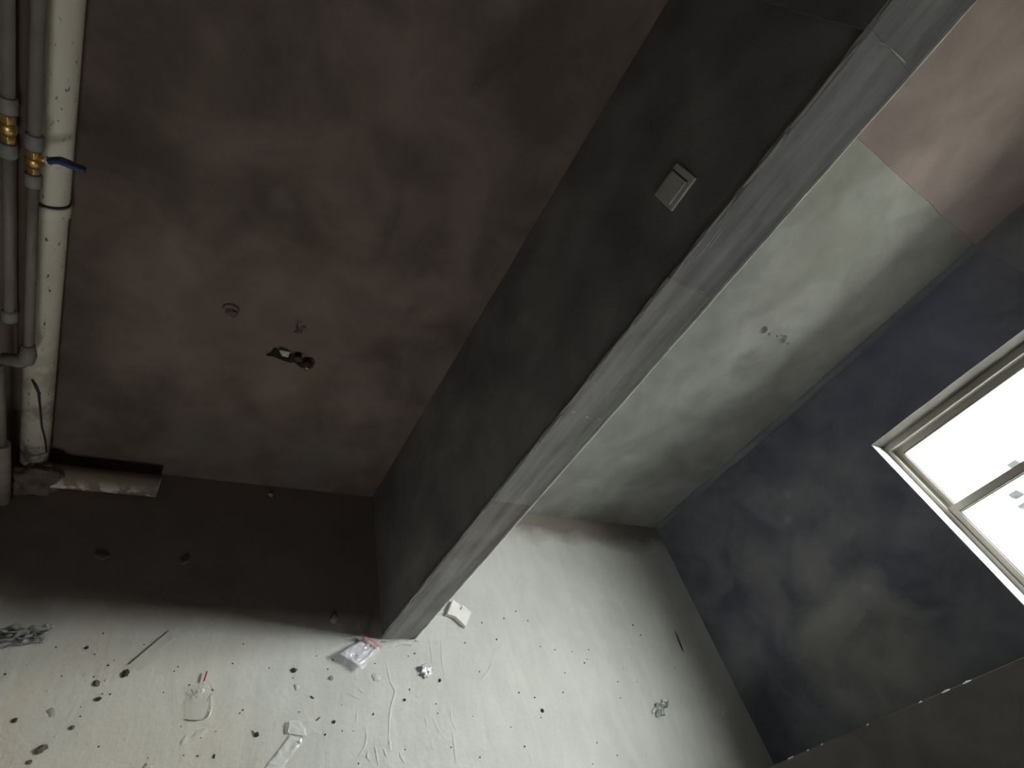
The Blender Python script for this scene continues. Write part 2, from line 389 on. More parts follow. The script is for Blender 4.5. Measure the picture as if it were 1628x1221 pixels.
# window wall with its opening
wo = lambda a, b, d: (XW + d, a, b)
mb = MB()
rim = [(WY0, WZ0), (WY1, WZ0), (WY1, WZ1), (WY0, WZ1)]
rnd = random.Random(4); pts = []
for i in range(4):
    a, b = rim[i], rim[(i + 1) % 4]
    for k in range(14):
        f = k / 14; j = 0.0 if k == 0 else 0.0022
        pts.append((a[0] + (b[0] - a[0]) * f + rnd.uniform(-j, j), a[1] + (b[1] - a[1]) * f + rnd.uniform(-j, j)))
mb = wall_face([(YR - 0.1, -0.1), (YB + 0.05, -0.1), (YB + 0.05, ZC), (YR - 0.1, ZC)], [dict(pts=pts, depth=0.003, bottom=False)], wo, None)
n_ = len(pts); rv = MB().add([wo(*p, 0.003) for p in pts] + [wo(*p, WT) for p in pts], [(i, (i + 1) % n_, n_ + (i + 1) % n_, n_ + i) for i in range(n_)])
polys = [[Vector((a, b, 0)) for a, b in ((YR - 0.1, -0.1), (YB + 0.05, -0.1), (YB + 0.05, ZC), (YR - 0.1, ZC))], [Vector((a, b, 0)) for a, b in rim]]
fl2 = [p for q in polys for p in q]
mb.add([(XW + WT, p.x, p.y) for p in fl2], [tuple(x) for x in geometry.tessellate_polygon(polys)])
wall_right = struct(mb.obj('wall_right', MAT['window_wall']))
rv.obj('reveal', plaster('grey_reveal_render', (0.085, 0.08, 0.073), (0.115, 0.108, 0.10), (0.15, 0.142, 0.13), (1, 1, 1)), wall_right)  # darker than the sill, with the jamb's shade put into the colour
wavy_beam(XW - 0.005, XW + 0.004, WY1 + 0.03, YB, ZB, ZC - 0.001, 1, MAT['beam_grey'], wall_right, 24, 0.006, 2)
mb = MB(); nf = 6; r0 = 0.030
arc = [(XW - r0 + r0 * math.sin(a), YB - r0 + r0 * math.cos(a)) for a in [math.pi / 2 * k / nf for k in range(nf + 1)]]
zs = [k * ZC / 30 for k in range(31)]
v = [(x + 0.004 * noise.noise(Vector((0, 1, z * 4))), y + 0.004 * noise.noise(Vector((3, 0, z * 4))), z) for z in zs for x, y in arc]
mb.add(v, [(i * (nf + 1) + k, i * (nf + 1) + k + 1, (i + 1) * (nf + 1) + k + 1, (i + 1) * (nf + 1) + k) for i in range(30) for k in range(nf)], True)
mb.obj('corner_fillet', plaster('pale_fillet_render', (0.14, 0.142, 0.155), (0.19, 0.19, 0.205), (0.24, 0.24, 0.255), (3, 3, 3)), wall_right)
mb = MB(); v = []
for k in range(41):
    z = 0.25 * S + 0.62 * S * k / 40; e = max(0.02, math.sin(math.pi * k / 40)) * (0.6 + 0.5 * noise.noise(Vector((z * 7, 3, 3))))
    y = 0.7385 * S + 0.006 * noise.noise(Vector((z * 3, 8, 0)))
    v += [(XW + 0.001, y + 0.010 * e, z), (XW - 0.006 * e, y, z), (XW + 0.001, y - 0.006 * e, z)]
mb.add(v, [(i * 3 + q, i * 3 + q + 1, i * 3 + q + 4, i * 3 + q + 3) for i in range(40) for q in range(2)], True)
mb.obj('plaster_ridge', MAT['window_wall'], wall_right)

# partition between the two rooms, its free end rendered in courses
wall_part = struct(MB().box(PX0, PX1, PY, YB, 0.0, ZC).obj('wall_partition', MAT['partition'], bevel=0.004))
MB().box(PX1 - 0.001, PX1 + 0.0025, PY + 0.003, YB, 0.001, ZC).obj('plaster_panel', plaster('pale_bounce_panel', (0.28, 0.28, 0.29), (0.34, 0.34, 0.35), (0.40, 0.40, 0.41), (5, 5, 1)), wall_part)  # unseen pale panel added to bounce daylight onto the window wall
rnd = random.Random(11)
levels = [0.0, 0.30, 0.462, 0.660, 0.874, 1.132, 1.60]
mats = [0, 1, 0, 2, 1, 2]; mats = [2, 1, 0, 0, 2, 2]
for i in range(6):
    z0, z1 = levels[i] * S + 0.0003, levels[i + 1] * S - 0.0003
    n = 26; proud = 0.006 + rnd.uniform(0, 0.003)
    left, right = [], []
    for k in range(n + 1):
        z = z0 + (z1 - z0) * k / n
        left.append((PX0 - 0.003 + 0.0028 * noise.noise(Vector((z * 16, i * 2.0, 0.3))) + rnd.uniform(-.0014, .0014), z))
        right.append((PX1 + 0.0015 + 0.0012 * noise.noise(Vector((z * 9, i * 2.0, 4.3))), z))
    mb = MB(); ring = []
    for (xl, z), (xr, _) in zip(left, right):
        pr = proud + 0.0015 * noise.noise(Vector((z * 8, 9, i)))
        ring.append([(xl, PY + 0.002, z), (xl + 0.004, PY - pr, z), ((xl + xr) / 2, PY - pr - 0.001, z), (xr - 0.0055, PY - pr, z), (xr, PY - pr + 0.0055, z), (xr, PY + 0.002, z)])
    v = [p for r in ring for p in r]; m_ = 6
    fs = [(a * m_ + b, a * m_ + (b + 1) % m_, (a + 1) * m_ + (b + 1) % m_, (a + 1) * m_ + b) for a in range(n) for b in range(m_)]
    fs += [tuple(range(m_)), tuple(range(n * m_, n * m_ + m_))]
    mb.add(v, fs); mb.obj('render_course', MAT['end'][mats[i]], wall_part)
wavy_beam(PX0 - 0.005, PX0 + 0.01, PY + 0.002, YB, ZB, ZC - 0.001, 1, MAT['beam_dark'], wall_part, 20, 0.005, 3)
# corner bead on the window side, painted pale to draw its lit edge
rnd = random.Random(21); v = []; n = 160; zt_ = ZC - 0.002
for k in range(n + 1):
    z = 0.002 + (zt_ - 0.002) * k / n; j = 0.0014 * noise.noise(Vector((z * 9, 2.0, 4.3))) + rnd.uniform(-.0006, .0006)
    wd = 0.0058 + 0.0026 * noise.noise(Vector((z * 22, 1, 1)))
    xr = PX1 + 0.003 + j
    v += [(xr - wd, PY - 0.007, z), (xr - wd * 0.8, PY - 0.0128, z), (xr + 0.001, PY - 0.0096, z), (xr, PY + 0.004, z)]
fs = [(i * 4 + b, i * 4 + (b + 1) % 4, i * 4 + 4 + (b + 1) % 4, i * 4 + 4 + b) for i in range(n) for b in range(4)] + [(0, 1, 2, 3), (n * 4, n * 4 + 1, n * 4 + 2, n * 4 + 3)]
MB().add(v, fs).obj('lit_edge_bead', MAT['lip'], wall_part)
# torn plaster left standing along the outer corner
def lip(z0, z1, w, x_off=0.0, seed=0):
    rr = random.Random(seed); n = max(6, int((z1 - z0) / 0.012)); v = []
    for k in range(n + 1):
        z = z0 + (z1 - z0) * k / n; e = max(0.0, math.sin(math.pi * k / n)) ** 0.5
        a = w * e * (0.5 + 0.5 * abs(noise.noise(Vector((z * 30, seed, 1)))) + rr.uniform(0, 0.3))
        x = PX0 - 0.004 + x_off + 0.005 * noise.noise(Vector((z * 14, seed, 2)))
        v += [(x - a * 0.4, PY - 0.005, z), (x, PY - 0.008 - a, z), (x + a * 0.9, PY - 0.0085, z)]
    fs = [(i * 3 + b, i * 3 + (b + 1) % 3, i * 3 + 3 + (b + 1) % 3, i * 3 + 3 + b) for i in range(n) for b in range(3)]
    fs += [(0, 1, 2), (n * 3, n * 3 + 1, n * 3 + 2)]
    MB().add(v, fs).obj('plaster_lip', MAT['lip'], wall_part)
for k, (z0, z1, w_, xo) in enumerate(((0.60, 0.655, 0.004, 0.004), (0.655, 0.72, 0.005, 0), (0.73, 0.81, 0.003, 0), (0.84, 0.93, 0.0035, 0.001), (0.93, 0.975, 0.004, 0),
                                 (0.985, 1.04, 0.005, 0), (1.045, 1.12, 0.004, 0), (1.14, 1.30, 0.002, 0), (0.56, 0.60, 0.003, 0), (0.30, 0.47, 0.0022, 0), (0.05, 0.29, 0.0015, 0), (0.82, 0.85, 0.0025, 0), (0.90, 0.965, 0.0025, 0.022), (0.92, 0.955, 0.002, 0.030), (0.48, 0.56, 0.003, 0.003))):
    lip(z0 * S, z1 * S, w_, xo, k + 1)

rnd = random.Random(31)
for (u0, v0), (u1, v1) in (((1098, 457), (1119, 466)), ((908, 654), (915, 655)), ((930, 662), (936, 663)), ((950, 666), (956, 667)), ((1398, 67), (1410, 72)), ((1415, 76), (1440, 100))):
    a, b = at_y(u0, v0, PY - 0.008), at_y(u1, v1, PY - 0.008); n = 8; v = []
    for k in range(n + 1):
        p = a.lerp(b, k / n); e = 0.0016 * (0.4 + rnd.random()) * (0.25 if k in (0, n) else 1)
        v += [p + Vector((0, 0.003, -e)), p + Vector((0, -0.003 - e * .5, 0)), p + Vector((0, 0.003, e))]
    fs = [(i * 3 + q, i * 3 + (q + 1) % 3, i * 3 + 3 + (q + 1) % 3, i * 3 + 3 + q) for i in range(n) for q in range(3)] + [(0, 1, 2), (n * 3, n * 3 + 1, n * 3 + 2)]
    MB().add(v, fs).obj('plaster_lip', MAT['lip'], wall_part)
# shell outside the frame
struct(MB().box(XL - 0.2, XL, YR - 0.2, YB, 0.0, ZC).obj('wall_left', MAT['shell']))
mb = MB().box(XL - 0.2, RX0, YR - 0.15, YR, 0.0, ZC).box(RX1, XW + WT, YR - 0.15, YR, 0.0, ZC).box(RX0, RX1, YR - 0.15, YR, 0.0, RZ0).box(RX0, RX1, YR - 0.15, YR, RZ1, ZC)
struct(mb.obj('wall_rear', MAT['shell']))
struct(MB().box(XL - 0.2, XW + WT, YR - 0.2, YB + 0.26, ZC, ZC + 0.15).obj('ceiling', plaster('pale_ceiling_render', (0.36, 0.36, 0.36), (0.42, 0.42, 0.42), (0.48, 0.48, 0.48), (1, 2, 7))))
# near pier that cuts off the lower right of the view
xs = 1.20 * S
struct(MB().box(xs, XW, -0.16 * S, 0.0797 * S, 0.0, ZC).obj('wall_near', plaster('brown_pier_render', (0.085, 0.078, 0.074), (0.115, 0.107, 0.102), (0.155, 0.146, 0.14), (2, 3, 1)), bevel=0.004))

near = bpy.data.objects['wall_near']; rnd = random.Random(5)
for u, v_, ln in ((1282, 1190, .010), (1305, 1181, .012), (1377, 1149, .010), (1460, 1112, .012), (1500, 1094, .03), (1535, 1082, .03), (1255, 1202, .03)):
    p = at_x(u, v_, xs); v = []
    for k in range(5):
        e = 0.0016 * math.sin(math.pi * (k + .3) / 4.6) * (0.6 + rnd.random()); z = p.z - ln / 2 + ln * k / 4; ye = 0.0797 * S
        v += [(xs + 0.002, ye - 0.007, z), (xs - e, ye - 0.001, z), (xs + 0.004, ye + e * 1.2, z)]
    fs = [(i * 3 + q, i * 3 + (q + 1) % 3, i * 3 + 3 + (q + 1) % 3, i * 3 + 3 + q) for i in range(4) for q in range(3)] + [(0, 1, 2), (12, 13, 14)]
    MB().add(v, fs).obj('plaster_lip', MAT['lip'], near)
# ---------------------------------------------------------------- window
win = bpy.data.objects.new('window_1', None); win.location = (XF, (WY0 + WY1) / 2, WZ0); COL.objects.link(win); struct(win)
fw = 0.030; dx = 0.075
MB().box(XF, XF + dx, WY1 - fw, WY1, WZ0, WZ1).obj('frame_jamb', MAT['alu'], win, 0.002)
MB().box(XF, XF + dx, WY0, WY0 + fw, WZ0, WZ1).obj('frame_jamb', MAT['alu'], win, 0.002)
MB().box(XF, XF + dx, WY0 + fw, WY1 - fw, WZ1 - fw, WZ1).obj('frame_head', MAT['alu'], win, 0.002)
mb = MB().box(XF, XF + dx, WY0 + fw, WY1 - fw, WZ0, WZ0 + 0.010)
for o_ in (0.0, 0.034, 0.069): mb.box(XF + o_, XF + o_ + 0.005, WY0 + fw, WY1 - fw, WZ0 + 0.010, WZ0 + 0.022)
mb.obj('frame_track', MAT['alu'], win, 0.001)
MB().box(XW + 0.001, XF, WY0 + 0.001, WY1 - 0.001, WZ0 - 0.004, WZ0 + 0.003).obj('sill', MAT['lip'], win, 0.001)  # separate pale sill, its colour painting in the daylight on the ledge
def sash(y0, y1, x0, name):
    d = 0.024; st = 0.030; bt = 0.036; z0, z1 = WZ0 + 0.012, WZ1 - fw + 0.004
    mb = MB().box(x0, x0 + d, y0, y0 + st, z0, z1).box(x0, x0 + d, y1 - st, y1, z0, z1)
    mb.box(x0, x0 + d, y0 + st, y1 - st, z0, z0 + bt).box(x0, x0 + d, y0 + st, y1 - st, z1 - bt, z1)
    s_ = mb.obj('sash', MAT['alu'], win, 0.0015)
    MB().box(x0 + 0.010, x0 + 0.014, y0 + st - 0.003, y1 - st + 0.003, z0 + bt - 0.003, z1 - bt + 0.003).obj('pane', MAT['glass'], s_)
    g = MB()
    for a, b, c_, e in ((y0 + st, y0 + st + 0.003, z0 + bt, z1 - bt), (y1 - st - 0.003, y1 - st, z0 + bt, z1 - bt), (y0 + st, y1 - st, z0 + bt, z0 + bt + 0.003)):
        g.box(x0 + 0.006, x0 + 0.018, a, b, c_, e)
    g.obj('gasket', MAT['gasket'], s_)
ym = 0.366 * S
sash(ym - 0.015, WY1 - fw + 0.003, XF + 0.042, 'outer')
sash(WY0 + fw - 0.003, ym + 0.018, XF + 0.008, 'inner')

# ---------------------------------------------------------------- outside
struct(MB().box(XW + WT, 1.73 * S, -0.12 * S, 0.150 * S, -9.0, ZC + 1.0).obj('added_shading_fin', simple('dark_added_fin', (0.08, 0.08, 0.08), 0.9, 0.1, 0, 0.1, 4)))   # unseen fin added beside the window to cut slanting daylight
struct(MB().box(XW + WT + 0.3, 60, -40, 40, -9.2, -9.0).obj('ground', MAT['ground']))
fx = XW + 9.0
bld = root('apartment_building', (fx, 0, -9.0), 'cream apartment building seen overexposed through the window', 'building')
MB().box(fx, fx + 8, -14, 14, -9.0, 4.0).obj('wall', MAT['facade'], bld)
for (u0, v0), (u1, v1) in (((1588, 752), (1645, 728)), ((1594, 796), (1640, 777)), ((1612, 812), (1650, 796))):
    a, b = at_x(u0, v0, fx - 0.1), at_x(u1, v1, fx - 0.1)
    y0, y1 = sorted((a.y, b.y)); z = (a.z + b.z) / 2
    MB().box(fx - 0.25, fx, y0, y1, z - 0.07, z + 0.07).obj('ledge', MAT['ledge'], bld)

# ---------------------------------------------------------------- plumbing in the left corner
YP = 0.733 * S
def px_at(u, v, y): p = at_y(u, v, y); return p
dr = root('drain_pipe', (-0.2 * S, YP, 0), 'thick off-white drain riser with black specks in the left corner', 'pipe')
e0, e1 = at_y(57, 700, YP), at_y(97, 0, YP)                         # axis of the riser
ax = lambda z: Vector((e0.x + (e1.x - e0.x) * (z - e0.z) / (e1.z - e0.z), YP, z))
RR = 0.0193 * S
MB().tube([ax(0.05), ax(ZC - 0.001)], RR, 32).obj('riser', MAT['pvc'], dr)
zc = at_y(86, 343, YP - RR).z
MB().tube([ax(zc - 0.020), ax(zc - 0.016), ax(zc + 0.012), ax(zc + 0.016)], [RR + .001, RR + .0045, RR + .0045, RR + .001], 32).obj('coupling', MAT['pvc'], dr)
MB().tube([ax(zc + 0.016), ax(zc + 0.022)], RR + 0.0025, 32).obj('sealant_ring', MAT['cord'], dr)
zr = at_y(58, 724, YP - RR).z
MB().tube([ax(zr - 0.004), ax(zr + 0.001)], RR + 0.0015, 32).obj('mortar_seam', MAT['dirt'], dr)
seam = [at_y(u, v, YP - RR - 0.002) for u, v in ((51, 604), (56, 612), (61, 625), (63, 650), (65, 680), (69, 705), (70, 727))]
seam = [Vector((p.x, YP - math.sqrt(max((RR + 0.001) ** 2 - (p.x - ax(p.z).x) ** 2, 1e-6)) , p.z)) for p in seam]
MB().tube(seam, [0.003, 0.0045, 0.004, 0.003, 0.003, 0.003, 0.0025], 8).obj('dark_seam', MAT['cord'], dr)
# branch lying along the foot of the wall, open cut end
RB = 0.0200 * S; bz = RB + 0.002; YBr = YP - 0.016 * S
bx1 = at_z(252, 775, bz).x
bl_ = MB().tube([(ax(0).x - 0.02, YBr, bz), (bx1, YBr, bz)], RB, 32, cap=False)
bl_.tube([(bx1, YBr, bz), (bx1 - 0.12, YBr, bz)], RB - 0.0035, 32, cap=False)
nb = 32; cir = lambda r: [(bx1, YBr + r * math.cos(2 * math.pi * k / nb), bz + r * math.sin(2 * math.pi * k / nb)) for k in range(nb)]
bl_.add(cir(RB) + cir(RB - 0.0035), [(k, (k + 1) % nb, nb + (k + 1) % nb, nb + k) for k in range(nb)])
bl_.obj('branch_pipe', MAT['dusty_pipe'], dr)
def lump(c, rx, ry, rz, seed, mat, name, parent=None, sub=3, amp=0.35, freq=2.0, flat=True):
    bm = bmesh.new(); bmesh.ops.create_icosphere(bm, subdivisions=sub, radius=1.0)
    for v in bm.verts:
        k = 1 + amp * noise.noise(v.co * freq + Vector((seed * 7.1, seed * 3.3, 0)))
        z = v.co.z * k * rz
        if flat: z = max(z, -rz * 0.5)
        v.co = Vector((v.co.x * k * rx, v.co.y * k * ry, z + (rz * 0.5 if flat else 0)))
    me = bpy.data.meshes.new(name); bm.to_mesh(me); bm.free(); me.materials.append(mat)
    o = bpy.data.objects.new(name, me); o.location = c; COL.objects.link(o)
    if parent: o.parent = parent; o.matrix_parent_inverse = parent.matrix_basis.inverted()
    return o
lump((ax(0).x + 0.012, YBr - 0.012, 0.0), 0.085, 0.048, 0.075, 3, MAT['dirt'], 'mortar_collar', dr, 4, 0.5)

YA = 0.668 * S; YBp = 0.672 * S
RA = 0.0106
def valve(name, u_top, v_top, u0, v0, u1, v1, ub, vb, y, label, lever, coll):
    """vertical water pipe: axis from (u_top,v_top) to (ub,vb) in the picture, brass ball valve between v0 and v1"""
    a, b = at_y(u_top, v_top, y), at_y(ub, vb, y)
    axis = lambda z: Vector((b.x + (a.x - b.x) * (z - b.z) / (a.z - b.z), y, z))
    r = root(name, axis(b.z), label, 'pipe', None)
    z0, z1 = at_y(u0, v0, y - 0.02).z, at_y(u1, v1, y - 0.02).z      # top and bottom of the brass
    MB().tube([axis(z0), axis(ZC - 0.001)], RA * 1.08, 20).obj('pipe', MAT['ppr'], r)
    MB().tube([axis(b.z), axis(z1)], RA, 20).obj('pipe', MAT['ppr'], r)
    MB().tube([axis(z0 + 0.002), axis(z0 + 0.004), axis(z0 + 0.034), axis(z0 + 0.036)], [RA * 1.2, RA * 1.5, RA * 1.5, RA * 1.25], 20).obj('collar', MAT['ppr_pale'], r)
    MB().tube([axis(z1 - 0.034), axis(z1 - 0.030), axis(z1 - 0.004), axis(z1 - 0.002)], [RA * 1.2, RA * 1.45, RA * 1.45, RA * 1.2], 20).obj('collar', MAT['ppr_pale'], r)
    h = z0 - z1
    MB().tube([axis(z0), axis(z0 - h * 0.30)], RA * 1.35, 6).obj('hex_nut', MAT['brass'], r, 0.001)
    MB().tube([axis(z0 - h * .30), axis(z0 - h * .38), axis(z0 - h * .58), axis(z0 - h * .74)], [RA * 1.05, RA * 1.4, RA * 1.4, RA * 1.0], 24).obj('valve_body', MAT['brass'], r)
    MB().tube([axis(z0 - h * .74), axis(z1)], RA * 1.15, 6).obj('hex_nut', MAT['brass'], r, 0.001)
    if lever:
        zc_ = z0 - h * 0.42; c = axis(zc_); hy = y - 0.005
        pts = [at_y(u, v, hy) for u, v in ((75, 256), (82, 255), (95, 255), (108, 260), (122, 266), (137, 271))]
        MB().tube([Vector((c.x + RA * 0.9, hy, pts[0].z)), pts[0]], 0.006, 14).obj('stem', MAT['brass'], r)
        MB().tube([pts[0], pts[0] + (pts[1] - pts[0]) * 0.5], 0.0105, 6).obj('lever_nut', MAT['nut'], r)
        vv = []; n = len(pts)
        sm = []
        for i in range(n - 1):
            for k in range(4): sm.append(pts[i].lerp(pts[i + 1], k / 4))
        sm.append(pts[-1])
        for i, p in enumerate(sm):
            f = i / (len(sm) - 1); wd = (0.009 + 0.003 * math.sin(f * math.pi)) * (0.55 if i in (0, len(sm) - 1) else 1); th = 0.0045
            d = (sm[min(i + 1, len(sm) - 1)] - sm[max(i - 1, 0)]).normalized(); up = Vector((0, 1, 0)).cross(d).normalized()
            vv += [p + up * th + Vector((0, -wd, 0)), p + up * th + Vector((0, wd, 0)), p - up * th + Vector((0, wd, 0)), p - up * th + Vector((0, -wd, 0))]
        L = len(sm)
        fs = [(i * 4 + k, i * 4 + (k + 1) % 4, i * 4 + 4 + (k + 1) % 4, i * 4 + 4 + k) for i in range(L - 1) for k in range(4)] + [(0, 1, 2, 3), tuple(range(L * 4 - 4, L * 4))]
        MB().add(vv, fs).obj('lever', MAT['blue'], r, 0.002)
    return r, axis, b
ra, axa, ba = valve('water_pipe', 11, 0, 13, 189, 15, 234, 15, 505, YA, 'leftmost grey water pipe with a brass valve at the picture edge', False, None)
MB().tube([axa(ba.z - 0.012), axa(ba.z - 0.008), axa(ba.z + 0.02), axa(ba.z + 0.024)], [RA, RA * 1.5, RA * 1.5, RA], 20).obj('end_collar', MAT['ppr_pale'], ra)
rb, axb, bb = valve('water_pipe', 61, 0, 57, 247, 56, 283, 45, 570, YBp, 'grey water pipe with a blue lever on its brass valve', True, None)
# elbow at its foot and the short horizontal run to the left
bl0 = axb(bb.z); ell = [bl0 + Vector((0, 0, 0.05)), bl0 + Vector((0, 0, 0.012)), bl0 + Vector((-0.004, 0, -0.004)), bl0 + Vector((-0.018, 0, -0.014)), bl0 + Vector((-0.055, 0, -0.018))]
MB().tube(ell, [RA * 1.35, RA * 1.75, RA * 2.0, RA * 1.8, RA * 1.5], 20).obj('elbow', MAT['ppr'], rb)
MB().tube([bl0 + Vector((-0.05, 0, -0.018)), Vector((XL + 0.001, YBp, bl0.z - 0.03))], RA * 1.1, 20).obj('side_run', MAT['ppr'], rb)
# thin pipe behind the two, and the lower pipe going down into a sleeve
pA, pB = at_y(37, 0, 0.695 * S), at_y(36, 420, 0.695 * S)
tp = tag(MB().tube([Vector((pB.x, pB.y, pB.z - 0.35)), Vector((pA.x, pA.y, ZC - 0.001))], 0.0105, 16).obj('water_pipe', simple('brown_stained_pipe', (0.13, 0.095, 0.07), 0.7, 0.3)), 'dark brown pipe in shade between the two valved water pipes', 'pipe')
zt, zb = at_y(5, 588, YA + 0.01).z, at_y(8, 700, YA + 0.01).z
xlow = at_y(1, 640, YA + 0.01).x
lp = root('sleeve_pipe', (xlow, YA + 0.01, 0), 'stained beige sleeve on the floor with a thin pipe rising from it', 'pipe')
MB().tube([(xlow, YA + 0.01, zb - 0.02), (xlow, YA + 0.01, zt + 0.02)], RA, 16).obj('pipe', MAT['ppr'], lp)
MB().tube([(xlow, YA + 0.01, 0.0), (xlow, YA + 0.01, zb - 0.02)], RA * 1.9, 20).obj('sleeve', MAT['sleeve'], lp)

# ---------------------------------------------------------------- light switch on the partition
ys0, ys1, zs0, zs1 = 0.4930 * S, 0.5375 * S, 0.9240 * S, 0.9655 * S
sw = root('light_switch', (PX0, (ys0 + ys1) / 2, zs0), 'ivory square light switch on the dark partition wall', 'switch')
MB().box(PX0 - 0.0058, PX0 - 0.0003, ys0, ys1, zs0, zs1).obj('plate', MAT['switch'], sw, 0.004, 4)
r0y, r1y, r0z, r1z = ys0 + 0.016, ys1 - 0.006, zs0 + 0.007, zs1 - 0.018
x_ = PX0 - 0.0058
v = [(x_ + .002, r0y, r0z), (x_ + .002, r1y, r0z), (x_ + .002, r1y, r1z), (x_ + .002, r0y, r1z),
     (x_ - .0022, r0y + .001, r0z + .001), (x_ - .0022, r1y - .001, r0z + .001), (x_ - .0012, r1y - .001, r1z - .001), (x_ - .0012, r0y + .001, r1z - .001)]
MB().add(v, [(0, 1, 2, 3), (4, 5, 6, 7), (0, 1, 5, 4), (1, 2, 6, 5), (2, 3, 7, 6), (3, 0, 4, 7)]).obj('rocker', MAT['switch'], sw, 0.0008)
MB().box(x_ - .0009, x_ + .002, r0y - 0.001, r1y + 0.001, r1z + 0.0002, r1z + 0.0026).obj('slot', MAT['slot'], sw)
for yy in (r0y + 0.012, r0y + 0.030):
    MB().tube([(x_ - .0010, yy, r1z - 0.008), (x_ - .0020, yy, r1z - 0.008)], 0.0013, 10).obj('indicator', MAT['slot'], sw)

# ---------------------------------------------------------------- things in and on the back wall of the left room
def wp(u, v, off): p = at_y(u, v, YB + off); return p
gc = root('wire_connector', wp(451, 562, 0.01), 'small pale grey clip wedged in the broken wall hole', 'clip')
q = [wp(u, v, 0.006) for u, v in ((443, 556.5), (461.5, 560), (458, 569), (448, 566.5))]
mb = MB(); mb.add([p for p in q] + [p + Vector((0, 0.03, 0)) for p in q], [(0, 1, 2, 3), (4, 5, 6, 7), (0, 1, 5, 4), (1, 2, 6, 5), (2, 3, 7, 6), (3, 0, 4, 7)])
mb.obj('clip_body', simple('pale_grey_plastic', (0.42, 0.41, 0.39), 0.5, 0.5), gc, 0.002)
q = [wp(u, v, 0.0045) for u, v in ((451.5, 561), (455, 562), (454, 566.5), (450.5, 565.5))]
mb = MB(); mb.add([p for p in q] + [p + Vector((0, 0.004, 0)) for p in q], [(0, 1, 2, 3), (4, 5, 6, 7), (0, 1, 5, 4), (1, 2, 6, 5), (2, 3, 7, 6), (3, 0, 4, 7)])
mb.obj('clip_slot', simple('white_slot', (0.62, 0.61, 0.58), 0.5, 0.5), gc)
pc = root('pipe_stub', wp(487, 575, 0.02), 'round brown capped pipe end in the broken wall hole', 'pipe')
c0 = wp(488, 575, 0.045)
MB().tube([c0, c0 + Vector((0, -0.03, 0)), c0 + Vector((0, -0.042, 0)), c0 + Vector((0, -0.047, 0))], [0.019, 0.019, 0.014, 0.004], 20).obj('cap', simple('brown_cap', (0.10, 0.07, 0.055), 0.6, 0.4), pc)
c1 = wp(474, 567, 0.03)
MB().tube([c1, c1 + Vector((0, -0.018, 0))], 0.012, 14).obj('collar', simple('brown_collar', (0.07, 0.045, 0.035), 0.6, 0.4), pc)
MB().box(c0.x - 0.006, c0.x + 0.004, c0.y - 0.052, c0.y - 0.046, c0.z + 0.008, c0.z + 0.013).obj('tab', MAT['brass'], pc)
# daubs of plaster and a plugged fixing
def daub(u, v, y, rx, rz, seed, mat, name='plaster_daub', parent=None, ry=0.006):
    p = at_y(u, v, y); o = lump((p.x, y, p.z), rx, ry, rz, seed, mat, name, parent, 3, 0.4, 1.8, False); return o
daub(368, 497, YB, 0.018, 0.015, 5, MAT['back_left'], 'plaster_daub', wall_back, 0.012)
mb = MB(); c = at_y(367, 492, YB - 0.004); n = 14
ring = [Vector((c.x + 0.021 * math.cos(a), YB - 0.003, c.z + 0.017 * math.sin(a))) for a in [math.radians(-10 + 200 * k / (n - 1)) for k in range(n)]]
mb.tube(ring, 0.0035, 6).obj('plaster_rim', simple('dark_rim', (0.13, 0.115, 0.10), 0.9, 0.2), wall_back)
for k, (u, v, rx, rz) in enumerate(((483, 520, .008, .006), (470, 527, .006, .004), (1224, 531, .010, .006), (1253, 546, .012, .007), (1236, 534, .006, .005))):
    daub(u, v, YB, rx, rz, 20 + k, MAT['back_right'] if u > 800 else MAT['back_left'], 'plaster_daub', wall_back)

# ---------------------------------------------------------------- relief of the floor: trowel ridges and a splash of slurry
def ridge(pts, wd=0.006, ht=0.0030, seed=0):
    P = [at_z(u, v) for u, v in pts]; sm = []
    for i in range(len(P) - 1):
        p0, p1, p2, p3 = P[max(i - 1, 0)], P[i], P[i + 1], P[min(i + 2, len(P) - 1)]
        for k in range(6):
            t_ = k / 6
            sm.append(0.5 * ((2 * p1) + (p2 - p0) * t_ + (2 * p0 - 5 * p1 + 4 * p2 - p3) * t_ ** 2 + (3 * p1 - p0 - 3 * p2 + p3) * t_ ** 3))
    sm.append(P[-1]); L = len(sm); v = []
    for i, p in enumerate(sm):
        d = (sm[min(i + 1, L - 1)] - sm[max(i - 1, 0)]).normalized(); s_ = Vector((-d.y, d.x, 0))
        e = max(0.05, math.sin(math.pi * i / (L - 1))) ** 0.6; k = e * (0.75 + 0.5 * noise.noise(Vector((i * .4, seed, 0))))
        v += [p + s_ * wd * k, p + s_ * wd * 0.1 * k + Vector((0, 0, ht * k)), p - s_ * wd * 0.5 * k]
        for q_ in v[-3:]: pass
    v = [Vector((q_.x, q_.y, max(q_.z, 0.0002) if j % 3 == 1 else 0.0002)) for j, q_ in enumerate(v)]
    fs = [(i * 3, i * 3 + 1, i * 3 + 4, i * 3 + 3) for i in range(L - 1)] + [(i * 3 + 1, i * 3 + 2, i * 3 + 5, i * 3 + 4) for i in range(L - 1)]
    MB().add(v, fs, False).obj('trowel_ridge', MAT['floor'], fl)
c5 = lambda L: [(500 + a / 5.427, 1000 + b / 5.427) for a, b in L]
c6 = lambda L: [(750 + a / 4.507, 950 + b / 4.507) for a, b in L]
